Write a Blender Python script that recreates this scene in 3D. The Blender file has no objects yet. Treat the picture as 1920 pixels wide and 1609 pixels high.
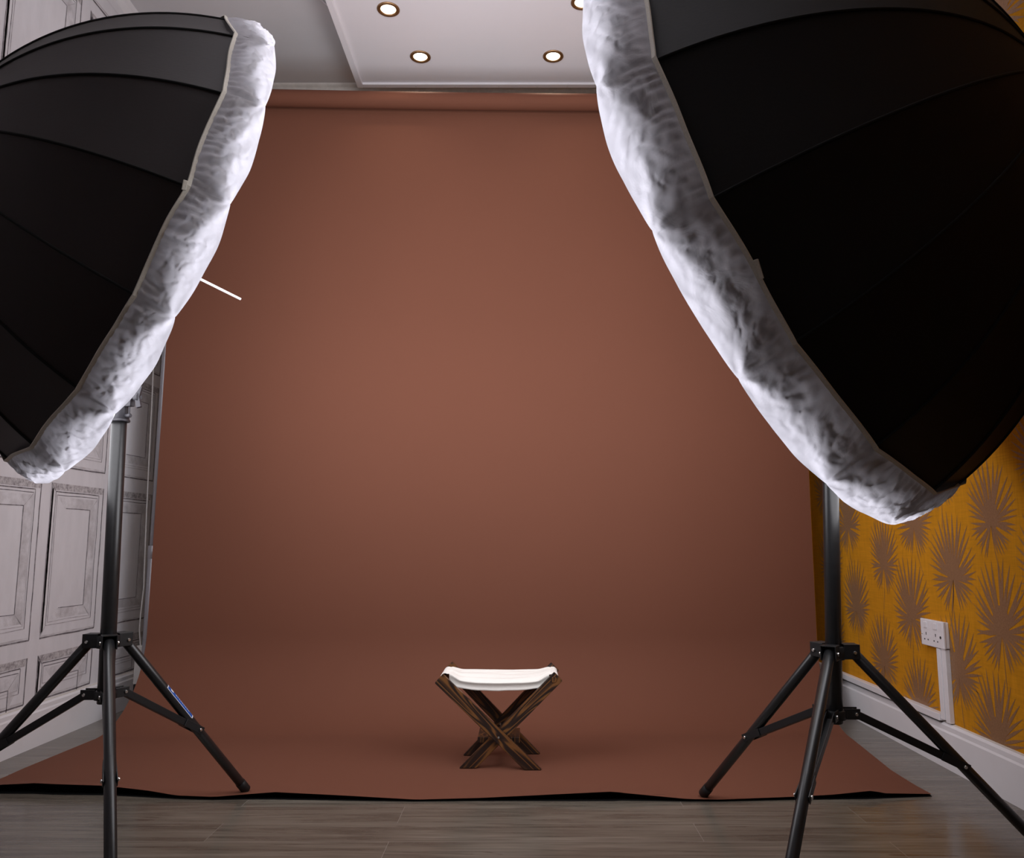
import bpy, math, random
from mathutils import Vector, Matrix, noise
S = bpy.context.scene
C = S.collection
R_ = random.Random(7)
PI = math.pi

# ------------------------------------------------------------------ materials
MATS = {}
def srgb(r, g, b):
    f = lambda c: (c/255/12.92) if c/255 <= .04045 else ((c/255+.055)/1.055)**2.4
    return (f(r), f(g), f(b), 1)
def mat(name, col, rough=.6, metal=0, spec=.5, sheen=0, nscale=0, namt=0, bump=0, bscale=50, stretch=(1, 1, 1), bdist=.002):
    m = bpy.data.materials.new(name); m.use_nodes = True
    nt = m.node_tree; b = nt.nodes['Principled BSDF']
    b.inputs['Base Color'].default_value = col
    b.inputs['Roughness'].default_value = rough
    b.inputs['Metallic'].default_value = metal
    b.inputs['Specular IOR Level'].default_value = spec
    if sheen:
        b.inputs['Sheen Weight'].default_value = sheen
        b.inputs['Sheen Roughness'].default_value = .5
    tc = nt.nodes.new('ShaderNodeTexCoord'); mp = nt.nodes.new('ShaderNodeMapping')
    mp.inputs['Scale'].default_value = stretch
    nt.links.new(tc.outputs['Object'], mp.inputs[0])
    if namt:
        n = nt.nodes.new('ShaderNodeTexNoise'); n.inputs['Scale'].default_value = nscale; n.inputs['Detail'].default_value = 5
        nt.links.new(mp.outputs[0], n.inputs[0])
        r = nt.nodes.new('ShaderNodeMapRange'); r.inputs[3].default_value = 1-namt; r.inputs[4].default_value = 1+namt
        r.inputs[1].default_value = .25; r.inputs[2].default_value = .75
        nt.links.new(n.outputs[0], r.inputs[0])
        x = nt.nodes.new('ShaderNodeVectorMath'); x.operation = 'SCALE'
        x.inputs[0].default_value = col[:3]
        nt.links.new(r.outputs[0], x.inputs['Scale'])
        nt.links.new(x.outputs[0], b.inputs['Base Color'])
    if bump:
        n = nt.nodes.new('ShaderNodeTexNoise'); n.inputs['Scale'].default_value = bscale; n.inputs['Detail'].default_value = 6
        nt.links.new(mp.outputs[0], n.inputs[0])
        bp = nt.nodes.new('ShaderNodeBump'); bp.inputs['Strength'].default_value = bump; bp.inputs['Distance'].default_value = bdist
        nt.links.new(n.outputs[0], bp.inputs['Height']); nt.links.new(bp.outputs[0], b.inputs['Normal'])
    MATS[name] = m
    return m
def emis(name, col, st):
    m = bpy.data.materials.new(name); m.use_nodes = True
    nt = m.node_tree; nt.nodes.clear()
    e = nt.nodes.new('ShaderNodeEmission'); e.inputs[0].default_value = col; e.inputs[1].default_value = st
    o = nt.nodes.new('ShaderNodeOutputMaterial'); nt.links.new(e.outputs[0], o.inputs[0])
    return m

M_plaster = mat('white_plaster', (.72, .70, .71, 1), .8, nscale=1.5, namt=.04, bump=.15, bscale=30)
M_ceil = mat('grey_ceiling_paint', (.62, .605, .62, 1), .75, nscale=2.2, namt=.05, bump=.2, bscale=22)
M_panelw = mat('panel_white', (.86, .83, .86, 1), .5, nscale=3, namt=.015)
M_gloss = mat('gloss_white_paint', (.70, .68, .70, 1), .35, nscale=5, namt=.05, bump=.12, bscale=18)
M_edge = mat('cream_paint', (.62, .57, .52, 1), .5, nscale=30, namt=.12)
M_gap = mat('dark_gap', (.03, .028, .026, 1), .9)
M_paper = mat('brown_paper', (.131, .0472, .0268, 1), .85, spec=.25, nscale=1.2, namt=.03, bump=.05, bscale=8, bdist=.004)
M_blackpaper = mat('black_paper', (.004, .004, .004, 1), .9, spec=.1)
M_black = mat('satin_black_metal', (.012, .012, .013, 1), .34, spec=.5, nscale=60, namt=.2)
M_blackpl = mat('black_plastic', (.008, .008, .009, 1), .45, spec=.4)
M_grey = mat('grey_anodised', (.05, .048, .056, 1), .42, metal=.3, nscale=40, namt=.08)
M_poleg = mat('grey_pole_metal', (.30, .29, .31, 1), .4, metal=.5)
M_steel = mat('steel_bolt', (.65, .64, .62, 1), .25, metal=1)
M_nylonL = mat('black_nylon_lit', (.0145, .0096, .0094, 1), .6, spec=.25, sheen=.03, bump=.1, bscale=160, stretch=(1, 1, .2))  # left canopy: warm bounce light put into the nylon's colour
M_nylonR = mat('black_nylon_shaded', (.0058, .0048, .0046, 1), .65, spec=.15, sheen=.0, bump=.1, bscale=160, stretch=(1, 1, .2))  # same nylon, colour darkened for the weaker light on the right canopy
M_seam = mat('black_seam', (.004, .004, .004, 1), .8, spec=.2)
M_silver = mat('silver_lining', (.6, .6, .62, 1), .45, metal=.3)
M_tape = mat('cream_elastic', (.50, .47, .41, 1), .8, nscale=300, namt=.1)
M_shaft = mat('bright_shaft_metal', (.8, .8, .82, 1), .55, metal=.15)
M_white_pl = mat('white_plastic', (.74, .71, .73, 1), .3)
M_cord = mat('pale_cord', (.55, .52, .50, 1), .6)
M_bronze = mat('bronze', (.36, .21, .10, 1), .35, metal=.8)
M_canvas = mat('cream_canvas', (.74, .71, .665, 1), .85, spec=.2, bump=.3, bscale=60, bdist=.003)
M_blue = mat('blue_sticker', (.012, .085, .36, 1), .35)
M_whiteink = mat('white_sticker_ink', (.7, .7, .75, 1), .4)
M_bulb = emis('downlight_glow', (1, .86, .66, 1), 9)
FACE = 4.0; PWL, PWR = 8.5, 6
M_face = emis('diffuser_glow', (.965, .955, 1, 1), FACE)

def translucent():
    m = bpy.data.materials.new('diffuser_cloth'); m.use_nodes = True
    nt = m.node_tree; nt.nodes.clear()
    N, L = nt.nodes.new, nt.links.new
    d = N('ShaderNodeBsdfDiffuse'); t = N('ShaderNodeBsdfTranslucent'); mx = N('ShaderNodeMixShader'); o = N('ShaderNodeOutputMaterial')
    d.inputs[0].default_value = (.50, .485, .51, 1); t.inputs[0].default_value = (.80, .79, .87, 1)
    mx.inputs[0].default_value = .38
    tc = N('ShaderNodeTexCoord'); n = N('ShaderNodeTexNoise'); n.inputs['Scale'].default_value = 14; n.inputs['Detail'].default_value = 3
    n.inputs['Distortion'].default_value = 1.5
    b = N('ShaderNodeBump'); b.inputs['Strength'].default_value = .35; b.inputs['Distance'].default_value = .01
    L(tc.outputs['Object'], n.inputs[0]); L(n.outputs[0], b.inputs['Height'])
    L(b.outputs[0], d.inputs['Normal']); L(b.outputs[0], t.inputs['Normal'])
    L(d.outputs[0], mx.inputs[1]); L(t.outputs[0], mx.inputs[2]); L(mx.outputs[0], o.inputs[0])
    return m
M_cloth = translucent()

def floor_mat():
    m = bpy.data.materials.new('grey_oak_laminate'); m.use_nodes = True
    nt = m.node_tree; N, L = nt.nodes.new, nt.links.new; b = nt.nodes['Principled BSDF']
    tc = N('ShaderNodeTexCoord'); mp = N('ShaderNodeMapping'); mp.inputs['Location'].default_value = (.33, -.006, 0)
    L(tc.outputs['Object'], mp.inputs[0])
    br = N('ShaderNodeTexBrick')
    br.offset = .37; br.squash = 1; br.offset_frequency = 2
    br.inputs['Scale'].default_value = 1; br.inputs['Brick Width'].default_value = 1.21; br.inputs['Row Height'].default_value = .128
    br.inputs['Mortar Size'].default_value = .0009; br.inputs['Mortar Smooth'].default_value = .3
    br.inputs['Color1'].default_value = (0, 0, 0, 1); br.inputs['Color2'].default_value = (1, 1, 1, 1); br.inputs['Mortar'].default_value = (.5, .5, .5, 1)
    L(mp.outputs[0], br.inputs[0])
    # grain: offset per plank
    sc = N('ShaderNodeVectorMath'); sc.operation = 'MULTIPLY_ADD'; sc.inputs[1].default_value = (3.1, 7.7, 1.3)
    L(br.outputs[0], sc.inputs[0])
    st = N('ShaderNodeMapping'); st.inputs['Scale'].default_value = (1.6, 26, 1)
    L(tc.outputs['Object'], st.inputs[0]); L(st.outputs[0], sc.inputs[2])
    n1 = N('ShaderNodeTexNoise'); n1.inputs['Scale'].default_value = 1.1; n1.inputs['Detail'].default_value = 8; n1.inputs['Roughness'].default_value = .62; n1.inputs['Distortion'].default_value = .6
    L(sc.outputs[0], n1.inputs[0])
    cr = N('ShaderNodeValToRGB')
    e = cr.color_ramp.elements; e[0].position = .28; e[0].color = (.058, .048, .038, 1); e[1].position = .75; e[1].color = (.178, .158, .130, 1)
    x = cr.color_ramp.elements.new(.5); x.color = (.117, .100, .080, 1)
    L(n1.outputs[0], cr.inputs[0])
    # fine fibre
    st2 = N('ShaderNodeMapping'); st2.inputs['Scale'].default_value = (6, 150, 1); L(tc.outputs['Object'], st2.inputs[0])
    n2 = N('ShaderNodeTexNoise'); n2.inputs['Scale'].default_value = 1; n2.inputs['Detail'].default_value = 6; L(st2.outputs[0], n2.inputs[0])
    r2 = N('ShaderNodeMapRange'); r2.inputs[1].default_value = .3; r2.inputs[2].default_value = .7; r2.inputs[3].default_value = .78; r2.inputs[4].default_value = 1.2
    L(n2.outputs[0], r2.inputs[0])
    m1 = N('ShaderNodeVectorMath'); m1.operation = 'SCALE'; L(cr.outputs[0], m1.inputs[0]); L(r2.outputs[0], m1.inputs['Scale'])
    # dark knots
    st3 = N('ShaderNodeMapping'); st3.inputs['Scale'].default_value = (2.1, 19, 1); st3.inputs['Location'].default_value = (3.3, 1.2, 0); L(tc.outputs['Object'], st3.inputs[0])
    n3 = N('ShaderNodeTexNoise'); n3.inputs['Scale'].default_value = 1.5; n3.inputs['Detail'].default_value = 5; n3.inputs['Distortion'].default_value = 1.2; L(st3.outputs[0], n3.inputs[0])
    r3 = N('ShaderNodeMapRange'); r3.inputs[1].default_value = .66; r3.inputs[2].default_value = .74; r3.inputs[3].default_value = 0; r3.inputs[4].default_value = .75
    L(n3.outputs[0], r3.inputs[0])
    mk = N('ShaderNodeMix'); mk.data_type = 'RGBA'; mk.inputs[7].default_value = (.045, .028, .02, 1)
    L(r3.outputs[0], mk.inputs[0]); L(m1.outputs[0], mk.inputs[6])
    # pale bevel line
    mm = N('ShaderNodeMix'); mm.data_type = 'RGBA'; mm.inputs[7].default_value = (.21, .19, .17, 1)
    f = N('ShaderNodeMath'); f.operation = 'MULTIPLY'; f.inputs[1].default_value = .8; L(br.outputs['Fac'], f.inputs[0])
    L(f.outputs[0], mm.inputs[0]); L(mk.outputs[2], mm.inputs[6]); L(mm.outputs[2], b.inputs['Base Color'])
    b.inputs['Roughness'].default_value = .2; b.inputs['Specular IOR Level'].default_value = .5
    r4 = N('ShaderNodeMapRange'); r4.inputs[3].default_value = .10; r4.inputs[4].default_value = .30; L(n2.outputs[0], r4.inputs[0]); L(r4.outputs[0], b.inputs['Roughness'])
    bp = N('ShaderNodeBump'); bp.inputs['Strength'].default_value = .12; bp.inputs['Distance'].default_value = .001; L(n1.outputs[0], bp.inputs['Height']); L(bp.outputs[0], b.inputs['Normal'])
    return m
M_floor = floor_mat()

def ink(name, dark, base, thr, scale, stretch=(1, 1, 1)):
    """wallpaper ink that breaks up like a pencil drawing"""
    m = bpy.data.materials.new(name); m.use_nodes = True
    nt = m.node_tree; N, L = nt.nodes.new, nt.links.new; b = nt.nodes['Principled BSDF']
    tc = N('ShaderNodeTexCoord'); mp = N('ShaderNodeMapping'); mp.inputs['Scale'].default_value = stretch; n = N('ShaderNodeTexNoise'); n.inputs['Scale'].default_value = scale; n.inputs['Detail'].default_value = 6; n.inputs['Roughness'].default_value = .7
    r = N('ShaderNodeMapRange'); r.inputs[1].default_value = thr-.12; r.inputs[2].default_value = thr+.12
    mx = N('ShaderNodeMix'); mx.data_type = 'RGBA'; mx.inputs[6].default_value = dark; mx.inputs[7].default_value = base
    L(tc.outputs['Object'], mp.inputs[0]); L(mp.outputs[0], n.inputs[0]); L(n.outputs[0], r.inputs[0]); L(r.outputs[0], mx.inputs[0]); L(mx.outputs[2], b.inputs['Base Color'])
    b.inputs['Roughness'].default_value = .75; b.inputs['Specular IOR Level'].default_value = .3
    return m
WPB = (.62, .60, .625, 1)
M_wp = mat('panelled_wallpaper', WPB, .7, spec=.3, nscale=9, namt=.05, stretch=(1, 3, 1), bump=.08, bscale=70)
M_ink1 = ink('wallpaper_ink_dark', (.13, .115, .125, 1), (.36, .335, .35, 1), .60, 30)
M_ink2 = ink('wallpaper_ink_mid', (.33, .305, .32, 1), (.52, .49, .505, 1), .52, 16)
M_ink3 = ink('wallpaper_ink_soft', (.44, .415, .43, 1), WPB, .50, 12)
M_ink4 = ink('wallpaper_highlight', (.66, .64, .655, 1), WPB, .6, 20)
M_inkb = ink('wallpaper_ink_broken', (.20, .18, .19, 1), (.52, .49, .50, 1), .47, 55, (1, 1, 1))
def yellow():
    m = mat('yellow_grasscloth', (.50, .210, .010, 1), .85, spec=.1)
    nt = m.node_tree; N, L = nt.nodes.new, nt.links.new; b = nt.nodes['Principled BSDF']
    tc = N('ShaderNodeTexCoord'); mp = N('ShaderNodeMapping'); mp.inputs['Scale'].default_value = (1, 12, 260); n = N('ShaderNodeTexNoise'); n.inputs['Scale'].default_value = 1; n.inputs['Detail'].default_value = 4
    mp2 = N('ShaderNodeMapping'); mp2.inputs['Scale'].default_value = (1, 160, 14); n2 = N('ShaderNodeTexNoise'); n2.inputs['Scale'].default_value = 1; n2.inputs['Detail'].default_value = 3
    L(tc.outputs['Object'], mp.inputs[0]); L(mp.outputs[0], n.inputs[0]); L(tc.outputs['Object'], mp2.inputs[0]); L(mp2.outputs[0], n2.inputs[0])
    a = N('ShaderNodeMath'); L(n.outputs[0], a.inputs[0]); L(n2.outputs[0], a.inputs[1])
    r = N('ShaderNodeMapRange'); r.inputs[1].default_value = .7; r.inputs[2].default_value = 1.3; r.inputs[3].default_value = .84; r.inputs[4].default_value = 1.14
    L(a.outputs[0], r.inputs[0])
    s = N('ShaderNodeVectorMath'); s.operation = 'SCALE'; s.inputs[0].default_value = (.50, .210, .010); L(r.outputs[0], s.inputs['Scale']); L(s.outputs[0], b.inputs['Base Color'])
    return m
M_yel = yellow()
M_foil = mat('gold_foil_print', (.29, .155, .078, 1), .5, metal=.25, spec=.5, nscale=170, namt=.22)

# ------------------------------------------------------------------ mesh builder
class MB:
    def __init__(s): s.v = []; s.f = []; s.m = []; s.sm = []
    def add(s, vs, fs, mi=0, smooth=False):
        o = len(s.v); s.v += [Vector(v) for v in vs]
        for f in fs: s.f.append([o+i for i in f]); s.m.append(mi); s.sm.append(smooth)
        return s
    def box(s, a, b, mi=0, bev=0):
        x0, y0, z0 = a; x1, y1, z1 = b
        if not bev:
            return s.add([(x0,y0,z0),(x1,y0,z0),(x1,y1,z0),(x0,y1,z0),(x0,y0,z1),(x1,y0,z1),(x1,y1,z1),(x0,y1,z1)],
                 [(0,3,2,1),(4,5,6,7),(0,1,5,4),(1,2,6,5),(2,3,7,6),(3,0,4,7)], mi)
        import bmesh
        bm = bmesh.new(); bmesh.ops.create_cube(bm, size=1)
        for v in bm.verts: v.co = Vector(((x0+x1)/2+v.co.x*(x1-x0), (y0+y1)/2+v.co.y*(y1-y0), (z0+z1)/2+v.co.z*(z1-z0)))
        bmesh.ops.bevel(bm, geom=bm.edges[:], offset=bev, segments=2, profile=.6, affect='EDGES')
        bm.verts.index_update()
        s.add([v.co.copy() for v in bm.verts], [[v.index for v in f.verts] for f in bm.faces], mi); bm.free()
        return s
    def xbox(s, M, hx, hy, hz, mi=0, bev=.0015):
        t = MB().box((-hx,-hy,-hz), (hx,hy,hz), mi, bev)
        return s.add([M @ v for v in t.v], t.f, mi)
    def tube(s, pts, rad, n=16, mi=0, cap=True, closed=False):
        pts = [Vector(p) for p in pts]; k = len(pts)
        rads = rad if isinstance(rad, (list, tuple)) else [rad]*k
        up = None; vs = []
        for i, p in enumerate(pts):
            if closed: d = (pts[(i+1) % k]-pts[i-1]).normalized()
            else: d = (pts[min(i+1, k-1)]-pts[max(i-1, 0)]).normalized()
            if up is None:
                up = Vector((0,0,1)) if abs(d.z) < .9 else Vector((1,0,0))
            u = (up-d*up.dot(d)).normalized(); w = d.cross(u); up = u
            for j in range(n):
                a = 2*PI*j/n; vs.append(p+(u*math.cos(a)+w*math.sin(a))*rads[i])
        fs = []
        for i in range(k if closed else k-1):
            i2 = (i+1) % k
            for j in range(n):
                j2 = (j+1) % n; fs.append((i*n+j, i*n+j2, i2*n+j2, i2*n+j))
        s.add(vs, fs, mi, True)
        if cap and not closed:
            s.add([vs[j] for j in range(n)], [tuple(reversed(range(n)))], mi); s.add([vs[(k-1)*n+j] for j in range(n)], [tuple(range(n))], mi)
        return s
    def rod(s, a, b, r, n=20, mi=0, bev=None):
        a, b = Vector(a), Vector(b); d = (b-a); l = d.length; d.normalize()
        e = bev if bev is not None else min(r*.2, .0012, l*.2)
        return s.tube([a, a+d*e*.02, a+d*e, b-d*e, b-d*e*.02, b], [r-e, r-e, r, r, r-e, r-e], n, mi)
    def lathe(s, prof, M=Matrix(), n=32, mi=0):
        k = len(prof); vs = []
        for r, z in prof:
            for j in range(n):
                a = 2*PI*j/n; vs.append(M @ Vector((r*math.cos(a), r*math.sin(a), z)))
        return s.add(vs, [(i*n+j, i*n+(j+1) % n, (i+1)*n+(j+1) % n, (i+1)*n+j) for i in range(k-1) for j in range(n)], mi, True)
    def grid(s, rows, mi=0, smooth=True, flip=False):
        h, w = len(rows), len(rows[0]); vs = [p for r in rows for p in r]; fs = []
        for i in range(h-1):
            for j in range(w-1):
                f = (i*w+j, i*w+j+1, (i+1)*w+j+1, (i+1)*w+j); fs.append(f[::-1] if flip else f)
        return s.add(vs, fs, mi, smooth)
    def build(s, name, mats, parent=None, label=None, off=None):
        me = bpy.data.meshes.new(name)
        o3 = Vector(off) if off is not None else (Vector(parent.location) if parent is not None and parent.get('_world') else Vector((0,0,0)))
        me.from_pydata([v-o3 for v in s.v], [], s.f)
        if not isinstance(mats, (list, tuple)): mats = [mats]
        for m in mats: me.materials.append(m)
        me.polygons.foreach_set('material_index', s.m); me.polygons.foreach_set('use_smooth', s.sm)
        me.update()
        o = bpy.data.objects.new(name, me); C.objects.link(o)
        if parent is not None: o.parent = parent
        elif off is not None: o.location = o3
        if label: o['label'] = label
        return o
def thing(name, loc, label, cat, group=None, world=True):
    o = bpy.data.objects.new(name, None); C.objects.link(o); o.location = loc; o.empty_display_size = .05
    o['label'] = label; o['category'] = cat
    if group: o['group'] = group
    o['_world'] = world
    return o
def tag(o, label, cat, group=None):
    o['label'] = label; o['category'] = cat
    if group: o['group'] = group
    return o
def struct(o): o['kind'] = 'structure'; return o

# ------------------------------------------------------------------ camera
cam = bpy.data.cameras.new('camera'); co = bpy.data.objects.new('camera', cam); C.objects.link(co)
co.location = (0, 0, .72); co.rotation_euler = (math.radians(90+7.97), 0, 0)
cam.sensor_width = 36; cam.lens = 1500/1920*36; cam.shift_x = -25/1920; cam.clip_start = .02
S.camera = co

# ------------------------------------------------------------------ room
XL, XR, YB, YF, H = -1.745, 1.365, 3.84, -2.6, 3.045
struct(MB().box((XL-.1, YF-.1, -.08), (XR+.1, YB+.1, 0)).build('floor', M_floor))
struct(MB().box((XL-.1, YF-.1, H), (XR+.1, YB+.1, H+.08)).build('ceiling', M_ceil))
struct(MB().box((XL-.1, YB, 0), (XR+.1, YB+.1, H)).build('wall_back', M_yel))
struct(MB().box((XL-.1, YF-.1, 0), (XR+.1, YF, H)).build('wall_front', M_plaster))

# left wall: printed trompe-l'oeil panelling
wl = MB().box((XL-.1, YF, 0), (XL, YB, H), 0)
LAY = [0]
def wq(pts, mi, lay=1):
    wl.add([(XL+.00025*lay, y, z) for y, z in pts], [(0, 1, 2, 3)], mi)
def strip(y0, z0, y1, z1, w, mi, lay=2, wob=.0012):
    """a hand drawn line with a slight wobble"""
    n = max(3, int(math.hypot(y1-y0, z1-z0)/.02)); d = Vector((y1-y0, z1-z0)).normalized(); nn = Vector((-d.y, d.x))
    sd = R_.random()*50; rows = [[], []]
    for i in range(n+1):
        t = i/n; p = Vector((y0+(y1-y0)*t, z0+(z1-z0)*t)) + nn*(noise.noise(Vector((sd, t*n*.15, 0)))*wob*2)
        ww = w*(1.0+.8*abs(noise.noise(Vector((sd+9, t*n*.5, 2)))))
        a = p+nn*ww/2; b = p-nn*ww/2
        rows[0].append((XL+.00025*lay, a.x, a.y)); rows[1].append((XL+.00025*lay, b.x, b.y))
    wl.grid(rows, mi, False)
def wpanel(y0, y1, z0, z1):
    # bands
    wq([(y0, z0), (y0+.017, z0+.03), (y0+.017, z1-.028), (y0, z1)], 2, 1)
    wq([(y0+.004, z0+.012), (y0+.0145, z0+.028), (y0+.0145, z1-.028), (y0+.004, z1-.008)], 1, 2)
    strip(y0+.011, z0+.02, y0+.011, z1-.02, .009, 1, 2)
    wq([(y0, z1), (y0+.02, z1-.026), (y1-.004, z1-.026), (y1, z1)], 5, 1)
    strip(y0+.004, z1-.006, y1, z1-.006, .008, 5, 2)
    wq([(y0+.017, z0+.03), (y0+.030, z0+.04), (y0+.030, z1-.04), (y0+.017, z1-.028)], 4, 1)
    strip(y0, z0, y1, z0, .0045, 1, 3); strip(y1, z0, y1, z1, .005, 1, 3); strip(y0+.001, z0+.02, y0+.001, z1, .0025, 1, 3)
    strip(y0, z0, y0+.03, z0+.042, .002, 2, 3); strip(y0, z1, y0+.026, z1-.03, .003, 1, 3)
    strip(y0+.004, z0+.007, y1-.004, z0+.007, .006, 3, 2)
    # nested lines
    a0, a1, b0, b1 = y0+.029, y1-.033, z0+.043, z1-.031
    strip(a0, b0, a1, b0, .0022, 2, 3); strip(a0, b1, a1, b1, .0035, 1, 3); strip(a1, b0, a1, b1, .003, 1, 3); strip(a0, b0, a0, b1, .0028, 1, 3)
    a0 += .011; a1 -= .009; b0 += .011; b1 -= .012
    strip(a0, b0, a1, b0, .0018, 2, 3); strip(a0, b1, a1, b1, .0022, 1, 3); strip(a1, b0, a1, b1, .002, 2, 3); strip(a0, b0, a0, b1, .0035, 2, 3)
    # raised field
    g = .045
    f0, f1, c0, c1 = y0+.092, y1-.093, z0+.099, z1-.092
    if z1-z0 < .25: c0, c1 = z0-.01, z1-.092
    if c1 > c0+.02:
        wq([(f1, c0), (a1-.004, max(c0-g, b0)), (a1-.004, b1-.004), (f1, c1)], 3, 1)
        wq([(f0, c1), (f1, c1), (a1-.01, b1-.008), (a0+.01, b1-.008)], 3, 1)
        if z1-z0 > .25: wq([(f0, c0), (f1, c0), (a1-.01, b0+.008), (a0+.01, b0+.008)], 3, 1)
        strip(f1, c0, f1, c1, .0038, 1, 3); strip(f0+.01, c1, f1, c1, .0025, 1, 3)
        if z1-z0 > .25: strip(f0+.01, c0, f1, c0, .0022, 1, 3)
        strip(f1, c1, a1-.004, b1-.006, .0025, 2, 3)
        if z1-z0 > .25: strip(f1, c0, a1-.004, b0+.006, .0018, 3, 3)
cols = [(2.948, 3.313), (3.376, 3.745)]
y = 2.885
while y > YF+.5: cols.append((y-.42, y)); y -= .483
for y0, y1 in cols:
    wpanel(y0, y1, .156, .313)
    wpanel(y0, y1, .373, .934)
    wpanel(y0, y1, .997, 1.44)
    wpanel(y0, y1, 1.50, 2.83)
for z, w, mi in ((2.884, .006, 1), (2.895, .004, 2), (2.955, .004, 3)):
    strip(YF, z, YB, z, w, mi, 3)
struct(wl.build('wall_left', [M_wp, M_ink1, M_ink2, M_ink3, M_ink4, M_inkb]))

# right wall: mustard wallpaper with foil fan palms
wr = MB().box((XR, YF, 0), (XR+.1, YB, H), 0)
def palm(y, z, s, seed):
    rr = random.Random(seed); x0 = XR-.0006
    n = 37; k = 0
    tilt = rr.uniform(-.1, .1); cy, cz = y+rr.uniform(-.01, .01)*s, z+.045*s
    for i in range(n):
        a = math.radians(-90+17) + (math.radians(360-34))*i/(n-1)
        up = math.sin(a)
        L = s*(.135+.075*max(up, 0)**1.5-.025*max(-up, 0)+rr.uniform(-.012, .008))
        aa = a+tilt+rr.uniform(-.025, .025)
        base = Vector((y, z)); tip = base+Vector((math.cos(aa)*.95, math.sin(aa)))*L
        d = (tip-base).normalized(); nn = Vector((-d.y, d.x)); w = L*.033*(1.2 if up < 0 else 1)
        bow = nn*rr.uniform(-.006, .006)*s
        x = x0-.00001*(i % 4)
        rows = [[], []]
        for t, ww in ((0, .25), (.2, .6), (.45, 1.0), (.62, .95), (.8, .55), (.92, .25), (1, .02)):
            p = base+(tip-base)*t+bow*math.sin(PI*t)
            rows[0].append((x, *(p+nn*w*ww))); rows[1].append((x, *(p-nn*w*ww)))
        wr.grid(rows, 1, False)
    # dense heart of the fan
    ring = []
    for i in range(26):
        a = math.radians(-62)+math.radians(304)*i/25; rr_ = s*(.030+.045*max(math.sin(a), 0)**1.5)
        ring.append((x0-.00006, y+math.cos(a)*rr_*.95, z+math.sin(a)*rr_))
    wr.add([(x0-.00006, y, z)]+ring, [(0, i+1, i+2) for i in range(25)], 1)
    # stem
    c = rr.uniform(-.05, .05); rows = [[], []]
    for i in range(9):
        t = i/8; p = Vector((y+c*t*t, z-.17*s*t)); rows[0].append((x0, p.x-.0012, p.y)); rows[1].append((x0, p.x+.0012, p.y))
    wr.grid(rows, 1, False)
seed = 0
near = [(3.412,.777),(3.09,.624),(2.831,.772),(2.594,.600),(2.36,.771),(3.368,.44),(2.89,.451),(3.134,.255),(2.60,.300),(2.349,.458),(2.87,.135),(2.41,.140),(3.62,.60),(3.62,.27)]
pts = list(near)
for j in range(0, 10):
    for i in range(0, 13):
        yy = 3.66-.2583*i*1.0; zz = (.775 if i % 2 else .61)+.32*j-.64
        if yy < 2.30 or zz > .85: pts.append((yy, zz))
for (py, pz) in pts:
    if pz > H-.2 or pz < .1: continue
    seed += 1; palm(py, pz, 1.0+.06*math.sin(seed*2.1), seed)
struct(wr.build('wall_right', [M_yel, M_foil]))

# skirting boards
def skirt_profile(xw, sgn, y0, y1, h, t, name, extra=None):
    b = MB()
    prof = [(0, 0), (t, 0), (t, h-.028), (t*.82, h-.022), (t*.80, h-.008), (t*.45, h-.001), (0, h)]
    rows = []
    ny = 60
    for i in range(ny+1):
        yy = y0+(y1-y0)*i/ny
        rows.append([(xw+sgn*(px+noise.noise(Vector((yy*4, pz*9, xw)))*.0006), yy, pz) for px, pz in prof])
    b.grid(rows, 0, False, flip=sgn > 0)
    rows2 = [[(xw+sgn*(t*.47), yy, h-.0005), (xw+sgn*.0005, yy, h+.0015)] for yy in [y0+(y1-y0)*i/ny for i in range(ny+1)]]
    b.grid(rows2, 1, False)
    return struct(b.build(name, [M_gloss, M_edge]))
skirt_profile(XL, 1, YF, YB, .147, .018, 'baseboard_left')
skirt_profile(XR, -1, YF, YB, .141, .020, 'baseboard_right')
b = MB().box((XL, YB-.018, 0), (XR, YB, .147), 0, .003); struct(b.build('baseboard_back', M_gloss))
# cornices
def cornice(name, a, b_, inward):
    a, b_ = Vector(a), Vector(b_); n = Vector(inward); m = MB()
    prof = [(0, -.052), (.004, -.051), (.008, -.022), (.016, -.014), (.024, -.010), (.028, 0)]
    rows = [[a+n*px+Vector((0, 0, pz)) for px, pz in prof], [b_+n*px+Vector((0, 0, pz)) for px, pz in prof]]
    m.grid(rows, 0, True); return struct(m.build(name, M_edge if name == 'trim_1' else M_gloss))
cornice('trim_1', (XL, YB, H), (XR, YB, H), (0, -1, 0))
cornice('trim_2', (XL, YF, H), (XL, YB, H), (1, 0, 0))
cornice('trim_3', (XR, YF, H), (XR, YB, H), (-1, 0, 0))

# dropped ceiling panel
PX0, PX1, PY0, PY1, PZ = -.83, .95, -.9, 3.685, 2.95
cp = thing('ceiling_panel', (0, 1.4, PZ), 'white dropped ceiling panel with square beading along its edges, holding the downlights', 'ceiling panel')
MB().box((PX0+.004, PY0+.004, PZ), (PX1-.004, PY1-.004, H-.002)).build('panel', M_panelw, cp)
t = MB(); w = .03
t.box((PX0, PY0, PZ-.011), (PX0+w, PY1, PZ+.04), 0, .003); t.box((PX1-w, PY0, PZ-.011), (PX1, PY1, PZ+.04), 0, .003)
t.box((PX0+w, PY1-w, PZ-.0105), (PX1-w, PY1, PZ+.04), 0, .003); t.box((PX0+w, PY0, PZ-.0105), (PX1-w, PY0+w, PZ+.04), 0, .003)
t.build('edge_trim', M_panelw, cp)
nl = MB()
for i in range(9): nl.rod((PX0+.14+i*.18+.03*math.sin(i*5), PY1-w*.45, PZ-.0125), (PX0+.14+i*.18+.03*math.sin(i*5), PY1-w*.45, PZ-.010), .0022, 8)
nl.build('nail_heads', M_edge, cp)

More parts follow.
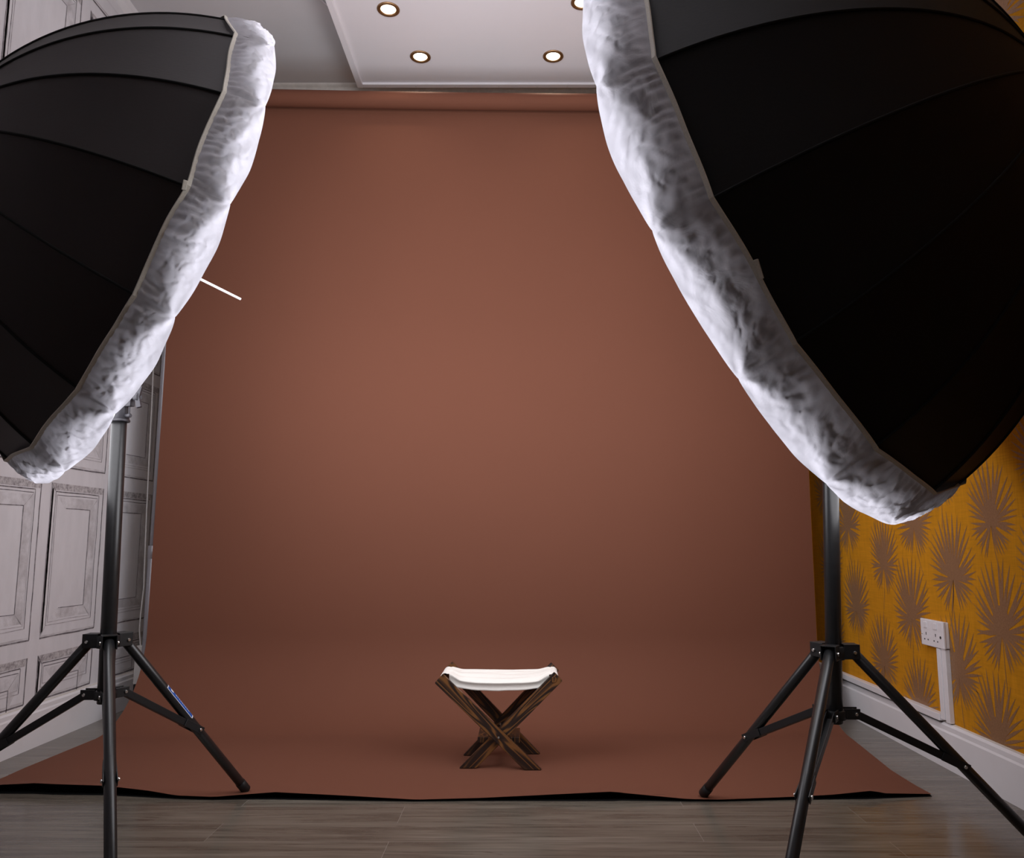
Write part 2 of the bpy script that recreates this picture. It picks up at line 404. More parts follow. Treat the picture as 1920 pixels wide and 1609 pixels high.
# downlights
spots = [(-.58, 3.107, 'lit downlight furthest left in the panel, close to the top of the photo'),
         (-.488, 3.442, 'bronze-rimmed lit downlight near the left end of the far ceiling panel edge'),
         (.129, 3.438, 'bronze-rimmed lit downlight near the far panel edge, beside the right umbrella'),
         (.238, 3.063, 'lit downlight partly cut off by the frame top and the right umbrella rim')]
for x, yv, lab in spots:
    d = thing('downlight', (x, yv, PZ), lab, 'ceiling light', 'round downlights in the white ceiling panel')
    m = MB().lathe([(.0475, 0), (.048, -.003), (.044, -.006), (.035, -.0055), (.0315, -.002), (.031, .000)], Matrix.Translation((x, yv, PZ)))
    m.build('rim', M_bronze, d)
    m = MB().lathe([(.0315, -.0012), (.02, -.0012), (.0001, -.0012)], Matrix.Translation((x, yv, PZ)), 24)
    m.build('lens', M_bulb, d, 'warm glowing lens')

# loose cable on the ceiling
tag(MB().tube([(-1.02, 2.80, H-.004), (-.96, 2.98, H-.006), (-.915, 3.10, H-.007), (-.875, 3.19, H-.006), (-.832, 3.255, H-.008)], .0035, 8).build('ceiling_cable', M_white_pl, off=(-.9, 3.0, H)),
    'thin white cable looping over the grey ceiling into the dropped panel', 'cable')

# double socket, trunking
so = thing('wall_socket', (XR, 2.715, .417), 'white double wall socket low on the mustard palm wallpaper', 'socket')
so_b = MB().box((XR-.012, 2.642, .376), (XR-.0006, 2.786, .459), 0, .002); so_b.build('back_box', M_white_pl, so)
pl = MB().box((XR-.021, 2.640, .374), (XR-.0125, 2.788, .461), 0, .003); pl.build('faceplate', M_white_pl, so)
for yc in (2.752, 2.690):
    MB().box((XR-.0238, yc-.011, .432), (XR-.0212, yc+.011, .452), 0, .001).build('rocker_switch', M_white_pl, so)
    hs = MB()
    hs.box((XR-.0214, yc-.0022, .409), (XR-.0208, yc+.0022, .418)); hs.box((XR-.0214, yc-.0145, .392), (XR-.0208, yc-.0085, .3965)); hs.box((XR-.0214, yc+.0085, .392), (XR-.0208, yc+.0145, .3965))
    hs.build('pin_holes', M_gap, so)
MB().rod((XR-.0225, 2.658, .410), (XR-.0205, 2.658, .410), .0045, 14).build('screw', M_gap, so, 'dark screw hole at the right of the plate')
MB().rod((XR-.0218, 2.779, .410), (XR-.0205, 2.779, .410), .002, 10).build('screw', M_steel, so)
tr = thing('cable_trunking', (XR, 2.69, .25), 'white plastic trunking rising from the skirting board to the socket', 'trunking')
MB().box((XR-.016, 2.645, .144), (XR-.0006, 2.6705, .3735), 0, .0015).build('channel', M_white_pl, tr)
MB().box((XR-.019, 2.671, .150), (XR-.0006, 2.696, .3725), 0, .0015).build('channel', M_white_pl, tr)
th = thing('cable_trunking', (XR, 3.2, .15), 'white horizontal trunking lying along the skirting top behind the right stand', 'trunking')
MB().box((XR-.0245, 2.697, .1435), (XR-.0006, YB-.001, .1655), 0, .002).build('channel', M_white_pl, th)
MB().box((XR-.0255, 2.70, .1412), (XR-.0006, YB-.0015, .1432), 0).build('shadow_gap', M_gap, th, 'dark gap line under the trunking')

# ------------------------------------------------------------------ brown paper backdrop
edge = [(-1.60,2.43,.012),(-1.512,2.426,.0219),(-1.413,2.426,.0263),(-1.353,2.417,.0262),(-1.205,2.412,.0232),(-1.074,2.393,.0158),(-.985,2.378,.0071),(-.876,2.369,.0057),(-.803,2.374,.01),(-.705,2.374,.0171),(-.516,2.364,.0113),(-.305,2.355,.0028),(-.127,2.36,.0057),(.246,2.36,.0227),(.269,2.364,.0184),(.454,2.355,.0042),(.543,2.355,.0028),(.741,2.369,.0057),(.863,2.374,.01),(.982,2.378,.02),(1.01,2.383,.0114),(1.157,2.40,.0043)]
def edge_at(x):
    for (x0, y0, z0), (x1, y1, z1) in zip(edge, edge[1:]):
        if x <= x1 or x1 == edge[-1][0]:
            t = min(max((x-x0)/(x1-x0), 0), 1); return y0+(y1-y0)*t, z0+(z1-z0)*t
bd = thing('paper_backdrop', (-.17, 3.4, 2.71), 'wide brown paper backdrop hanging from its roll and sweeping onto the floor', 'backdrop')
TL = Vector((-1.565, 3.40, 2.672)); TR = Vector((1.218, 3.43, 2.655))
cylr = .038
axL = TL+Vector((-.03, -cylr, .034)); axR = TR+Vector((.03, -cylr, .034))
rd = (axR-axL).normalized()
rl = MB(); nseg = 40; pr = []
rl.tube([axL+(axR-axL)*(i/nseg)+Vector((0, 0, -.010*math.sin(PI*i/nseg))) for i in range(nseg+1)], cylr, 40)
rl.build('paper_roll', M_paper, bd)
MB().rod(axL-rd*.09, axR+rd*.09, .020, 24).build('roll_core', M_poleg, bd)
sheet = MB(); NX = 120; ys0 = .30
rows = []
RAD = .34
for j in range(0, 71):
    row = []
    for i in range(NX+1):
        u = i/NX; top = TL+(TR-TL)*u; x_f = -1.60+2.757*u
        fy, fz = edge_at(x_f)
        yb = 3.40+.02*u
        if j <= 24:
            t = j/24; z = (top.z+.034)+(RAD-top.z-.034)*t; x = top.x+(x_f*.25+top.x*.75-top.x)*t*.3; yy = top.y+(yb-top.y)*t
            z -= .010*math.sin(PI*u)*(1-t)
            yy += .004*math.sin(u*9+1)*math.sin(PI*min(t, 1))+.0016*math.sin(u*31)*t
        elif j <= 42:
            a = (j-24)/18*PI/2; x0_ = top.x*.925+x_f*.075
            x = x0_+(x_f-x0_)*.25*(j-24)/18; yy = yb-RAD*(1-math.cos(a)); z = RAD*(1-math.sin(a))+.0015
            yy += .0016*math.sin(u*31)*math.cos(a)
        else:
            t = (j-42)/28; x0_ = top.x*.925+x_f*.075; xs = x0_+(x_f-x0_)*.25
            x = xs+(x_f-xs)*min(1, t*1.6); ys_ = yb-RAD; yy = ys_+(fy-ys_)*t
            lift = max(0, 1-(1-t)*(ys_-fy)/.16); z = .0022+fz*lift**2
        row.append((x, yy, z))
    rows.append(row)
sheet.grid(rows, 0, True)
so_ = sheet.build('paper_sheet', [M_paper, M_blackpaper], bd)
# underside sheet: the lifted front lip shows a black reverse
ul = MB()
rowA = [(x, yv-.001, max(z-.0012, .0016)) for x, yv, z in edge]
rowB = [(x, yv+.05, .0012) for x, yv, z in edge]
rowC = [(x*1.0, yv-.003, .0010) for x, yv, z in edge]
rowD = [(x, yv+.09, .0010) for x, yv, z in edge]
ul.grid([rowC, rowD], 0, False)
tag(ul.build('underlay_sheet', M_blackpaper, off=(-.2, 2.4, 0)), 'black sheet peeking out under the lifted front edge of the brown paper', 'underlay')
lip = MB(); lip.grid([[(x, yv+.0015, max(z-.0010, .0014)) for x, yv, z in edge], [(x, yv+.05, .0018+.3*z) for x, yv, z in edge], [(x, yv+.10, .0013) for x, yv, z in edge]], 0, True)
lip.build('sheet_underside', M_blackpaper, bd, 'black reverse of the lifted paper lip')
# stands carrying the roll
def roll_stand(x, yv, lab, z1):
    st = thing('backdrop_stand', (x, yv, 0), lab, 'backdrop stand')
    MB().rod((x, yv, .02), (x, yv, .66), .0175, 20).build('lower_pole', M_poleg, st)
    MB().rod((x, yv, .645), (x, yv, .70), .0195, 20).build('joint_collar', M_poleg, st)
    MB().rod((x, yv, .66), (x, yv, z1), .0135, 20).build('upper_pole', M_poleg, st)
    MB().box((x-.06, yv-.05, .0005), (x+.06, yv+.05, .02), 0, .003).build('base_plate', M_blackpl, st)
    MB().box((x-.012, yv-.14, z1-.045), (x+.012, yv+.014, z1), 0, .002).build('hook', M_blackpl, st)
roll_stand(-1.612, 3.50, 'slim grey backdrop stand pole beside the left edge of the brown paper', 2.72)
MB().box((XR-.03, 3.36, 2.62), (XR-.0015, 3.45, 2.74), 0, .003).box((1.22, 3.39, 2.66), (XR-.028, 3.42, 2.70), 0, .003).build('wall_bracket', M_blackpl, bd)
cd = thing('roller_cord', (-1.665, 3.56, .28), 'pale cord with a hanging weight between the left wall and grey pole', 'cord')
cpts = [(-1.70, 3.56, 2.6), (-1.698, 3.56, 2.0), (-1.692, 3.56, 1.62), (-1.685, 3.56, 1.33), (-1.682, 3.56, 1.11), (-1.676, 3.56, .80), (-1.668, 3.56, .52), (-1.674, 3.56, .40), (-1.675, 3.56, .34), (-1.666, 3.56, .27)]
MB().tube(cpts, .0034, 8).build('cord', M_cord, cd)
MB().box((-1.682, 3.546, .112), (-1.648, 3.576, .272), 0, .003).build('weight', M_cord, cd)
MB().box((-1.680, 3.545, .073), (-1.645, 3.577, .112), 0, .004).build('weight_base', M_blackpl, cd, 'black foot of the weight')
ch = MB()
for i in range(8):
    c = Vector((-1.694+i*.0075, 3.56, .066+.004*math.cos(i*1.1)-.0)); ch.lathe([(.0012, -.003), (.0034, -.0015), (.0034, .0015), (.0012, .003)], Matrix.Translation(c) @ Matrix.Rotation(i*1.3, 4, 'X'), 10)
ch.build('chain', M_steel, cd)

# ------------------------------------------------------------------ tripod stands
def align(a, b, roll=Vector((0, 0, 1))):
    d = (Vector(b)-Vector(a)).normalized(); u = (roll-d*roll.dot(d)).normalized(); w = d.cross(u)
    M = Matrix((u, w, d)).transposed().to_4x4(); M.translation = (Vector(a)+Vector(b))/2
    return M
def tripod(B, rho, thb, zu, zl, tt, sgn, Pt, label, collar_z, sticker_leg=None):
    st = thing('light_stand', (B[0], B[1], 0), label, 'light stand', 'black tripod stands under the umbrellas')
    B = Vector((B[0], B[1], 0)); Pt = Vector(Pt); d = (Pt-B).normalized(); ax = lambda z: B+d*(z/d.z)
    MB().rod(ax(zl-.022), ax(collar_z), .0185, 28).build('lower_column', M_black, st)
    MB().rod(ax(collar_z), ax(Pt.z-.06), .0150, 24).build('upper_column', M_black, st)
    # sliding column collar with clamp knob
    cl = MB().rod(ax(collar_z-.004), ax(collar_z+.075), .0235, 28)
    cl.rod(ax(collar_z-.009), ax(collar_z-.003), .026, 28)
    e = Vector((.93, -.36, 0)).normalized()
    cl.xbox(align(ax(collar_z+.045)+e*.02, ax(collar_z+.045)+e*.042), .016, .008, .012)
    cl.rod(ax(collar_z+.006)+e*.020, ax(collar_z+.006)+e*.038, .0055, 12)
    cl.rod(ax(collar_z+.006)+e*.033, ax(collar_z+.045)+e*.033, .0022, 8)
    cl.build('collar', M_grey, st, 'grey clamp collar at the top of the thick tube')
    kn = MB(); kc = ax(collar_z+.052)+e*.05
    kn.rod(kc-e*.014, kc+e*.004, .005, 12); kn.rod(kc, kc+e*.014, .0105, 16)
    for s_ in (-1, 1):
        v = Vector((0, 0, 1)); kn.xbox(align(kc+e*.008, kc+e*.008+v*s_*.028+e*.008, Vector((1, 0, 0))), .006, .0045, .014)
    kn.build('clamp_knob', M_grey, st)
    # head bracket around the umbrella shaft
    hb = MB().rod(ax(Pt.z-.075), ax(Pt.z-.02), .021, 20); hb.xbox(align(ax(Pt.z-.022), ax(Pt.z+.028)), .020, .017, .025); hb.build('head_bracket', M_blackpl, st)
    rh = .043
    for nm, zc, r0, hh, gap in (('leg_collar', zu, .027, .017, .0165), ('brace_collar', zl, .026, .012, .012)):
        m = MB().rod(ax(zc-hh), ax(zc+hh*.7), r0, 28)
        for k in range(3):
            an = thb+sgn*k*2*PI/3; e = Vector((math.cos(an), math.sin(an), 0)); s_ = Vector((-e.y, e.x, 0))
            for q in (-1, 1):
                m.xbox(align(ax(zc)+e*.018+s_*q*gap, ax(zc)+e*(rh+.012)+s_*q*gap), hh, .0016, (rh-.006)/2)
            if nm == 'leg_collar': m.xbox(align(ax(zc+hh-.0016)+e*.018, ax(zc+hh-.0016)+e*(rh+.010)), .0016, gap+.001, (rh-.008)/2)
        m.build(nm, M_blackpl, st)
    bolts = []
    for k in range(3):
        an = thb+sgn*k*2*PI/3; e = Vector((math.cos(an), math.sin(an), 0)); s_ = Vector((-e.y, e.x, 0))
        Hh = ax(zu)+e*rh+Vector((0, 0, -.002)); F = B+e*rho; F.z = .0125
        Lh = ax(zl)+e*(rh+.002); Mj = Hh+(F-Hh)*tt
        dl = (F-Hh).normalized()
        lg = MB().rod(Hh-dl*.004, F, .0125, 24).build('leg', M_black, st)
        tip = F
        MB().rod(F-dl*.035, F+dl*.004, .0138, 20, bev=.003).build('rubber_foot', M_blackpl, lg, off=st.location)
        br = MB()
        db = (Mj-Lh).normalized(); n_ = s_.cross(db).normalized()
        up_ = n_
        # U-shaped flat brace: two side plates joined over the top
        for q in (-1, 1): br.xbox(align(Lh-db*.006+s_*q*.0085, Lh+(Mj-Lh)*.86+s_*q*.0085, n_), .0085, .0013, ((Mj-Lh)*.86).length/2+.003)
        br.xbox(align(Lh+n_*.0075, Lh+(Mj-Lh)*.86+n_*.0075, n_), .0012, .0095, ((Mj-Lh)*.86).length/2)
        for q in (-1, 1): br.xbox(align(Lh+(Mj-Lh)*.80+s_*q*.0118, Mj+db*.010+s_*q*.0138, n_), .0095, .0013, ((Mj-Lh)*.2).length/2+.006)
        br.build('brace', M_blackpl, st)
        for q in (-1, 1):
            for P, w in ((Hh, .0195), (Lh, .0152), (Mj, .0165)):
                MB().rod(P+s_*q*(w-.003), P+s_*q*(w+.0022), .0042, 14).build('bolt', M_steel, st)
        if sticker_leg is not None and k == sticker_leg:
            a0 = .30; a1 = .49; lenl = (F-Hh).length; lu = dl
            # wrapped sticker on the upper side of the leg
            nrm = Vector((0, 0, 1)); nrm = (nrm-lu*nrm.dot(lu)).normalized(); sd = lu.cross(nrm)
            camdir = Vector((.25, -.55, 0))
            def P(t, an2, rr=.01285): return Hh+(F-Hh)*t+(nrm*math.cos(an2)+sd*math.sin(an2))*rr
            # find side facing the camera
            toc = (Vector((0, 0, .72))-Hh); toc = (toc-lu*toc.dot(lu)).normalized(); th0 = math.atan2(toc.dot(sd), toc.dot(nrm))
            sg2 = 1 if abs(th0) > 0 and th0 > 0 else -1
            c0 = th0*.40
            m = MB(); m.grid([[P(a0+(a1-a0)*i/10, c0-.55+1.1*j/8) for j in range(9)] for i in range(11)], 0, True)
            m.grid([[P(a0+(a1-a0)*i/10, c0+(.55+.10*j)*sg2, .0129) for j in range(2)] for i in range(11)], 1, True)
            m.grid([[P(a0+(a1-a0)*(-.03+.03*i), c0-.6+1.2*j/8, .0129) for j in range(9)] for i in range(2)], 1, True)
            m.grid([[P(a1+(a1-a0)*(.0+.03*i), c0-.6+1.2*j/8, .0129) for j in range(9)] for i in range(2)], 1, True)
            for q in range(9):
                t0 = a0+(a1-a0)*(.30+.066*q)
                m.grid([[P(t0+(a1-a0)*.036*i, c0-.22+.34*j, .0130) for j in range(2)] for i in range(2)], 1, True)
            m.grid([[P(a0+(a1-a0)*(.10+.10*i), c0-.25+.5*j/3, .0130) for j in range(4)] for i in range(2)], 1, True)
            m.build('sticker', [M_blue, M_whiteink], st, 'small blue and white brand sticker on the leg')
    return st
# ------------------------------------------------------------------ umbrellas
def umbrella(Cc, th, ph, phase, sgn, Rr, D, th1, hem, bulge, label, seed, tab_k, group='deep white-fronted studio umbrellas'):
    a = Vector((math.cos(ph)*math.cos(th), math.cos(ph)*math.sin(th), math.sin(ph))); u = Vector((0, 0, 1)).cross(a).normalized(); v = a.cross(u)
    M = Matrix((u, v, a)).transposed().to_4x4(); M.translation = Vector(Cc)
    um = thing('studio_umbrella', Cc, label, 'umbrella', group, world=False); um.matrix_world = M
    um.rotation_euler = M.to_euler()
    N = 16
    def prof(t):
        q = th1*(1-t); return Rr*math.sin(q)/math.sin(th1), -D*(math.cos(q)-math.cos(th1))/(1-math.cos(th1))
    def rp(k, t, dr=0):
        r, z = prof(t); al = phase+sgn*k*2*PI/N; return Vector(((r+dr)*math.cos(al), (r+dr)*math.sin(al), z))
    can = MB(); nr, ns = 30, 10
    for k in range(N):
        rows = []
        for i in range(nr+1):
            row = []
            for j in range(ns+1):
                s_ = j/ns; t0 = .009+.016*math.sin(PI*s_)**.8; t = t0+(1-t0)*i/nr
                p = rp(k, t).lerp(rp(k+1, t), s_)
                pull = .010*math.sin(PI*s_)*math.sin(PI*min(1, t*1.2))
                p = Vector((p.x*(1-pull), p.y*(1-pull), p.z))
                row.append(p)
            rows.append(row)
        can.grid(rows, 0, True, flip=sgn < 0)
    # t at hem depth
    lo, hi = 0., .6
    for _ in range(40):
        mid = (lo+hi)/2
        if -prof(mid)[1] < hem: lo = mid
        else: hi = mid
    th_ = (lo+hi)/2
    # bound seams over each rib
    for k in range(N):
        can.tube([rp(k, th_-.01+(.995-th_)*i/40, .0008) for i in range(41)], .0032, 8, 2, cap=False)
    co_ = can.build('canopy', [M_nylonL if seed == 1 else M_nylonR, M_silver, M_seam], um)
    # silver lining: an inner copy slightly inside, so outside stays black
    li = MB()
    for k in range(N):
        rows = []
        for i in range(21):
            row = []
            for j in range(5):
                s_ = j/4; t0 = .013+.016*math.sin(PI*s_)**.8; t = t0+(1-t0)*i/20
                p = rp(k, t, -.0035).lerp(rp(k+1, t, -.0035), s_); pull = .010*math.sin(PI*s_)*math.sin(PI*min(1, t*1.2))
                row.append(Vector((p.x*(1-pull), p.y*(1-pull), p.z+.003)))
            rows.append(row)
        li.grid(rows, 0, True)
    li.build('lining', M_silver, um, 'silver inner lining')
    for k in range(N):
        MB().tube([rp(k, .97*i/24, -.010) for i in range(25)], .0028, 8).build('rib', M_steel, um)
    # shaft, hub
    MB().rod((0, 0, -D-.03), (0, 0, .292 if seed == 1 else .18), .0036, 12).build('shaft', M_shaft, um)
    MB().rod((0, 0, -D+.01), (0, 0, -D+.05), .022, 20).build('hub', M_blackpl, um)
    MB().rod((0, 0, -D-.045), (0, 0, -D+.008), .012, 16).build('ferrule', M_blackpl, um)
    # diffuser sock: gathered skirt + glowing face
    sk = MB(); fc = MB(); cols_, rws = 60, 30
    hemline = []; SW = 2*PI*Rr/N
    nz = lambda x, y_, z_: noise.noise(Vector((x, y_, z_+seed*13.7)))
    for k in range(N):
        rows = []; rim = []
        bl = bulge*(1+.5*nz(k*1.7, 0, 5)); pufk = .013*(1+.35*nz(k*2.3, 3, 1))
        hz0 = .004*nz(k*.9, 1, 8)
        for i in range(rws+1):
            q = i/rws; row = []
            for j in range(cols_+1):
                s_ = j/cols_; A = rp(k, th_, .0075); B2 = rp(k+1, th_, .0075); h_ = A.lerp(B2, s_); h_.z -= .006*math.sin(PI*s_)*(.6+.8*nz(k*3., s_*2, 3))
                A2 = rp(k, 0, .007); B3 = rp(k+1, 0, .007); r_ = A2.lerp(B3, s_)
                sn = math.sin(PI*s_); rad = Vector((r_.x, r_.y, 0)).normalized()
                r_ = r_+rad*(.006*sn+.004*sn*nz(k*5+s_*5, 0, 9))+Vector((0, 0, bl*sn**.75*(1+.35*nz(k+s_*3, 7, 2))))
                p = h_.lerp(r_, q)
                tq = 4*q*(1-q)
                uu = k+s_
                env = sn**.5
                # broad folds running diagonally from the rib tips, gathers at the hem
                w = pufk*tq*env
                ridge = lambda n_: max(0, 1-abs(n_)*4.5)
                w += .0065*tq*env*nz(uu*6+q*2.6, q*3.2, 0)
                w += .0042*tq*(.3+env)*nz(uu*15-q*4, q*5.5, 4)
                w += .0030*tq*(.3+env)*ridge(nz(uu*7+q*1.5, q*2.6-uu, 21))**2
                w += .0024*tq*(.3+env)*ridge(nz(uu*13-q*3, q*4+uu*2, 31))**2
                w += .0040*(1-q)**1.4*min(1, q*9)*math.sin(uu*2*PI*13+6*nz(uu*4, q*2, 6))*(.55+.45*nz(uu*7, 2, 2))
                # creases fanning out of each rib tip
                for dd, sd_ in ((s_, 1), (1-s_, 2)):
                    fx = dd*SW; fy = (1-q)*hem; rr_ = math.hypot(fx, fy)
                    if rr_ < .13: w += .0042*math.sin(math.atan2(fx, fy+1e-6)*6.5+k*1.7*sd_)*min(1, rr_/.02)*(1-rr_/.13)*min(1, tq*3)
                w = max(w, -.0040)*min(1, min(s_, 1-s_)/.035+.02*0)
                p = p+rad*w+Vector((0, 0, .004*tq*nz(uu*8, q*4, 11)))
                row.append(p)
                if i == 0: hemline.append(p.copy()) if j < cols_ else None
            rows.append(row)
        sk.grid(rows, 0, True, flip=sgn > 0)
        # face
        rimrow = rows[-1]; frows = []
        for i in range(9):
            q = i/8; row = []
            for j, p in enumerate(rimrow):
                s_ = j/cols_; r = Vector((p.x, p.y, 0)); Rm = r.length; rin = .085; rn = Rm+(rin-Rm)*q
                z = p.z*(1-q)**2+.020*math.sin(PI*min(q*1.6, 1)) if q < .99 else 0
                row.append(r.normalized()*rn+Vector((0, 0, z)))
            frows.append(row)
        fc.grid(frows, 0, True, flip=sgn > 0)
    sko = sk.build('diffuser_skirt', M_cloth, um, 'wrinkled translucent white skirt of the diffuser sock')
    fco = fc.build('diffuser_face', M_face, um, 'brightly lit white diffuser front')
    hm = MB()
    # flat elastic band
    K = len(hemline); outer = []; rws_ = []
    for q, dr in ((-.0048, .0012), (-.0038, .0036), (.0038, .0036), (.0048, .0012)):
        rws_.append([Vector((p.x, p.y, 0))*(1+dr/Vector((p.x, p.y, 0)).length)+Vector((0, 0, p.z+q)) for p in hemline]+[Vector((hemline[0].x, hemline[0].y, 0))*(1+dr/Vector((hemline[0].x, hemline[0].y, 0)).length)+Vector((0, 0, hemline[0].z+q))])
    hm.grid(rws_, 0, False, flip=sgn < 0)
    hm.build('elastic_hem', M_tape, um, 'cream elastic hem band')
    # pull tab
    kk, frac, ln = tab_k; i = int((kk+frac)*cols_) % K; p = hemline[i]; q_ = hemline[(i+3) % K]; d_ = (q_-p).normalized(); rad = Vector((p.x, p.y, 0)).normalized()
    ba = p-d_*.0*ln+rad*.005+Vector((0, 0, -.006))
    MB().xbox(align(ba-d_*ln*.5+Vector((0, 0, -.004)), ba+d_*ln*.5+Vector((0, 0, .002)), rad), .0016, .0045, ln*.5).build('pull_tab', M_tape, um)
    return um, M, prof
CL = Vector((-1.024, 2.036, 1.488)); CR = Vector((.656, 1.923, 1.495))
umL, ML, _ = umbrella(CL, .752, -.274, 2.499, 1, .65, .481, 1.2, .078, .012,
    'left black studio umbrella with glowing white diffuser front and thin metal shaft poking out', 1, (2, .03, .02))
umR, MR, _ = umbrella(CR, 2.41, -.292, .455, -1, .767, .602, 1.3, .106, .014,
    'larger right black studio umbrella with a wide crumpled white diffuser skirt', 2, (2, .50, .035))
stL = tripod((-1.023, 2.034), .446, 1.058, .477, .349, .566, -1, (-1.045, 2.016, 1.496),
    'black tripod light stand under the left umbrella, blue sticker on one leg', 1.030, 0)
stR = tripod((.718, 1.961), .474, 2.039, .465, .323, .565, 1, (.732, 1.855, 1.526),
    'black tripod light stand under the right umbrella, in front of the mustard wall', 1.12)
# flash heads inside the umbrellas
for Mx, lab in ((ML, 'compact black flash head on the shaft inside the left umbrella'), (MR, 'compact black flash head on the shaft inside the right umbrella')):
    fh = thing('flash_head', Mx @ Vector((0, 0, -.10)), lab, 'flash head', 'flash heads inside the umbrellas')
    T = lambda z0, z1, x=0, y_=0: (Mx @ Vector((x, y_, z0)), Mx @ Vector((x, y_, z1)))
    m = MB(); a_, b_ = T(-.20, -.035, 0, .055); m.rod(a_, b_, .045, 28, bev=.004); m.build('body', M_blackpl, fh)
    m = MB(); m.lathe([(.040, -.20), (.075, -.25), (.078, -.25), (.044, -.198)], Mx @ Matrix.Translation((0, .055, 0)), 32); m.build('reflector', M_silver, fh)

# ------------------------------------------------------------------ folding stool
def wood():
    m = bpy.data.materials.new('burnt_pine'); m.use_nodes = True
    nt = m.node_tree; N, L = nt.nodes.new, nt.links.new; b = nt.nodes['Principled BSDF']
    tc = N('ShaderNodeTexCoord'); mp = N('ShaderNodeMapping'); mp.inputs['Scale'].default_value = (34, 14, 3.2)
    wv = N('ShaderNodeTexNoise'); wv.inputs['Scale'].default_value = 1.0; wv.inputs['Detail'].default_value = 1.2; wv.inputs['Distortion'].default_value = .5
    L(tc.outputs['Object'], mp.inputs[0]); L(mp.outputs[0], wv.inputs[0])
    mu = N('ShaderNodeMath'); mu.operation = 'MULTIPLY'; mu.inputs[1].default_value = 42; L(wv.outputs[0], mu.inputs[0])
    si = N('ShaderNodeMath'); si.operation = 'SINE'; L(mu.outputs[0], si.inputs[0])
    r = N('ShaderNodeMapRange'); r.inputs[1].default_value = -1; r.inputs[2].default_value = 1; L(si.outputs[0], r.inputs[0])
    cr = N('ShaderNodeValToRGB'); e = cr.color_ramp.elements; e[0].position = .15; e[0].color = (.016, .0085, .0065, 1); e[1].position = .98; e[1].color = (.15, .062, .018, 1)
    x = e.new(.62); x.color = (.040, .018, .009, 1)
    L(r.outputs[0], cr.inputs[0]); L(cr.outputs[0], b.inputs['Base Color'])
    b.inputs['Roughness'].default_value = .38
    return m
M_wood = wood()
stl = thing('folding_stool', (-.085, 2.75, 0), 'low folding stool with dark wood X legs and cream canvas seat on brown paper', 'stool')
def leg(x0, z0, x1, z1, y0, y1, hw=.0188):
    """flat board from foot (x0,z0) to top (x1,z1); foot cut level with the floor"""
    d = Vector((x1-x0, z1-z0)).normalized(); n = Vector((-d.y, d.x)); m = MB()
    import bmesh
    foot = [Vector((x0, z0))+n*hw, Vector((x0, z0))-n*hw]
    foot = [p-d*((p.y-.0035)/d.y) for p in foot]
    top = [Vector((x1, z1))-n*hw, Vector((x1, z1))+n*hw]
    poly = [foot[0], foot[1], top[0], top[1]]
    c0 = Vector(((x0+x1)/2, (y0+y1)/2, (z0+z1)/2)); dd = Vector((d.x, 0, d.y)); nn = Vector((n.x, 0, n.y)); yy = Vector((0, 1, 0))
    R3 = Matrix((nn, nn.cross(dd)*-1, dd)).transposed()
    bm = bmesh.new(); v = [bm.verts.new((p.x, yv, p.y)) for yv in (y0, y1) for p in poly]
    for f in ((0,1,2,3), (7,6,5,4), (0,4,5,1), (1,5,6,2), (2,6,7,3), (3,7,4,0)): bm.faces.new([v[i] for i in f])
    bmesh.ops.recalc_face_normals(bm, faces=bm.faces[:])
    bmesh.ops.bevel(bm, geom=bm.edges[:], offset=.0018, segments=2, affect='EDGES')
    Ri = R3.inverted()
    for w_ in bm.verts: w_.co = Ri @ (w_.co-c0)
    me = bpy.data.meshes.new('leg'); bm.to_mesh(me); bm.free(); me.materials.append(M_wood)
    o = bpy.data.objects.new('leg', me); C.objects.link(o); o.parent = stl; o.location = c0-stl.location; o.rotation_euler = R3.to_euler()
    return o
PXs = -.083
leg(.028, .0, -.278, .283, 2.650, 2.667)      # front, upper end left
leg(-.187, .0, .107, .286, 2.669, 2.686)      # front, upper end right
leg(.028, .0, -.266, .294, 2.842, 2.859)
leg(-.187, .0, .102, .294, 2.823, 2.840)
for x, nm in ((-.262, 0), (.092, 1)): MB().rod((x, 2.6675, .276), (x, 2.8425, .279), .010, 20).build('seat_rail', M_wood, stl)
for x, z in ((-.137, .085), (-.035, .085)):
    MB().box((x-.017, 2.69, z-.009), (x+.017, 2.82, z+.009), 0, .002).build('stretcher', M_wood, stl)
for x, yv, z in ((-.085, 2.6505, .102), (-.085, 2.8225, .105)): MB().rod((x, yv-.0035, z), (x, yv+.002, z), .0038, 16).build('pivot_bolt', M_steel, stl)
MB().rod((-.055, 2.688, .104), (-.055, 2.6865, .104), .003, 12).build('pivot_bolt', M_steel, stl)
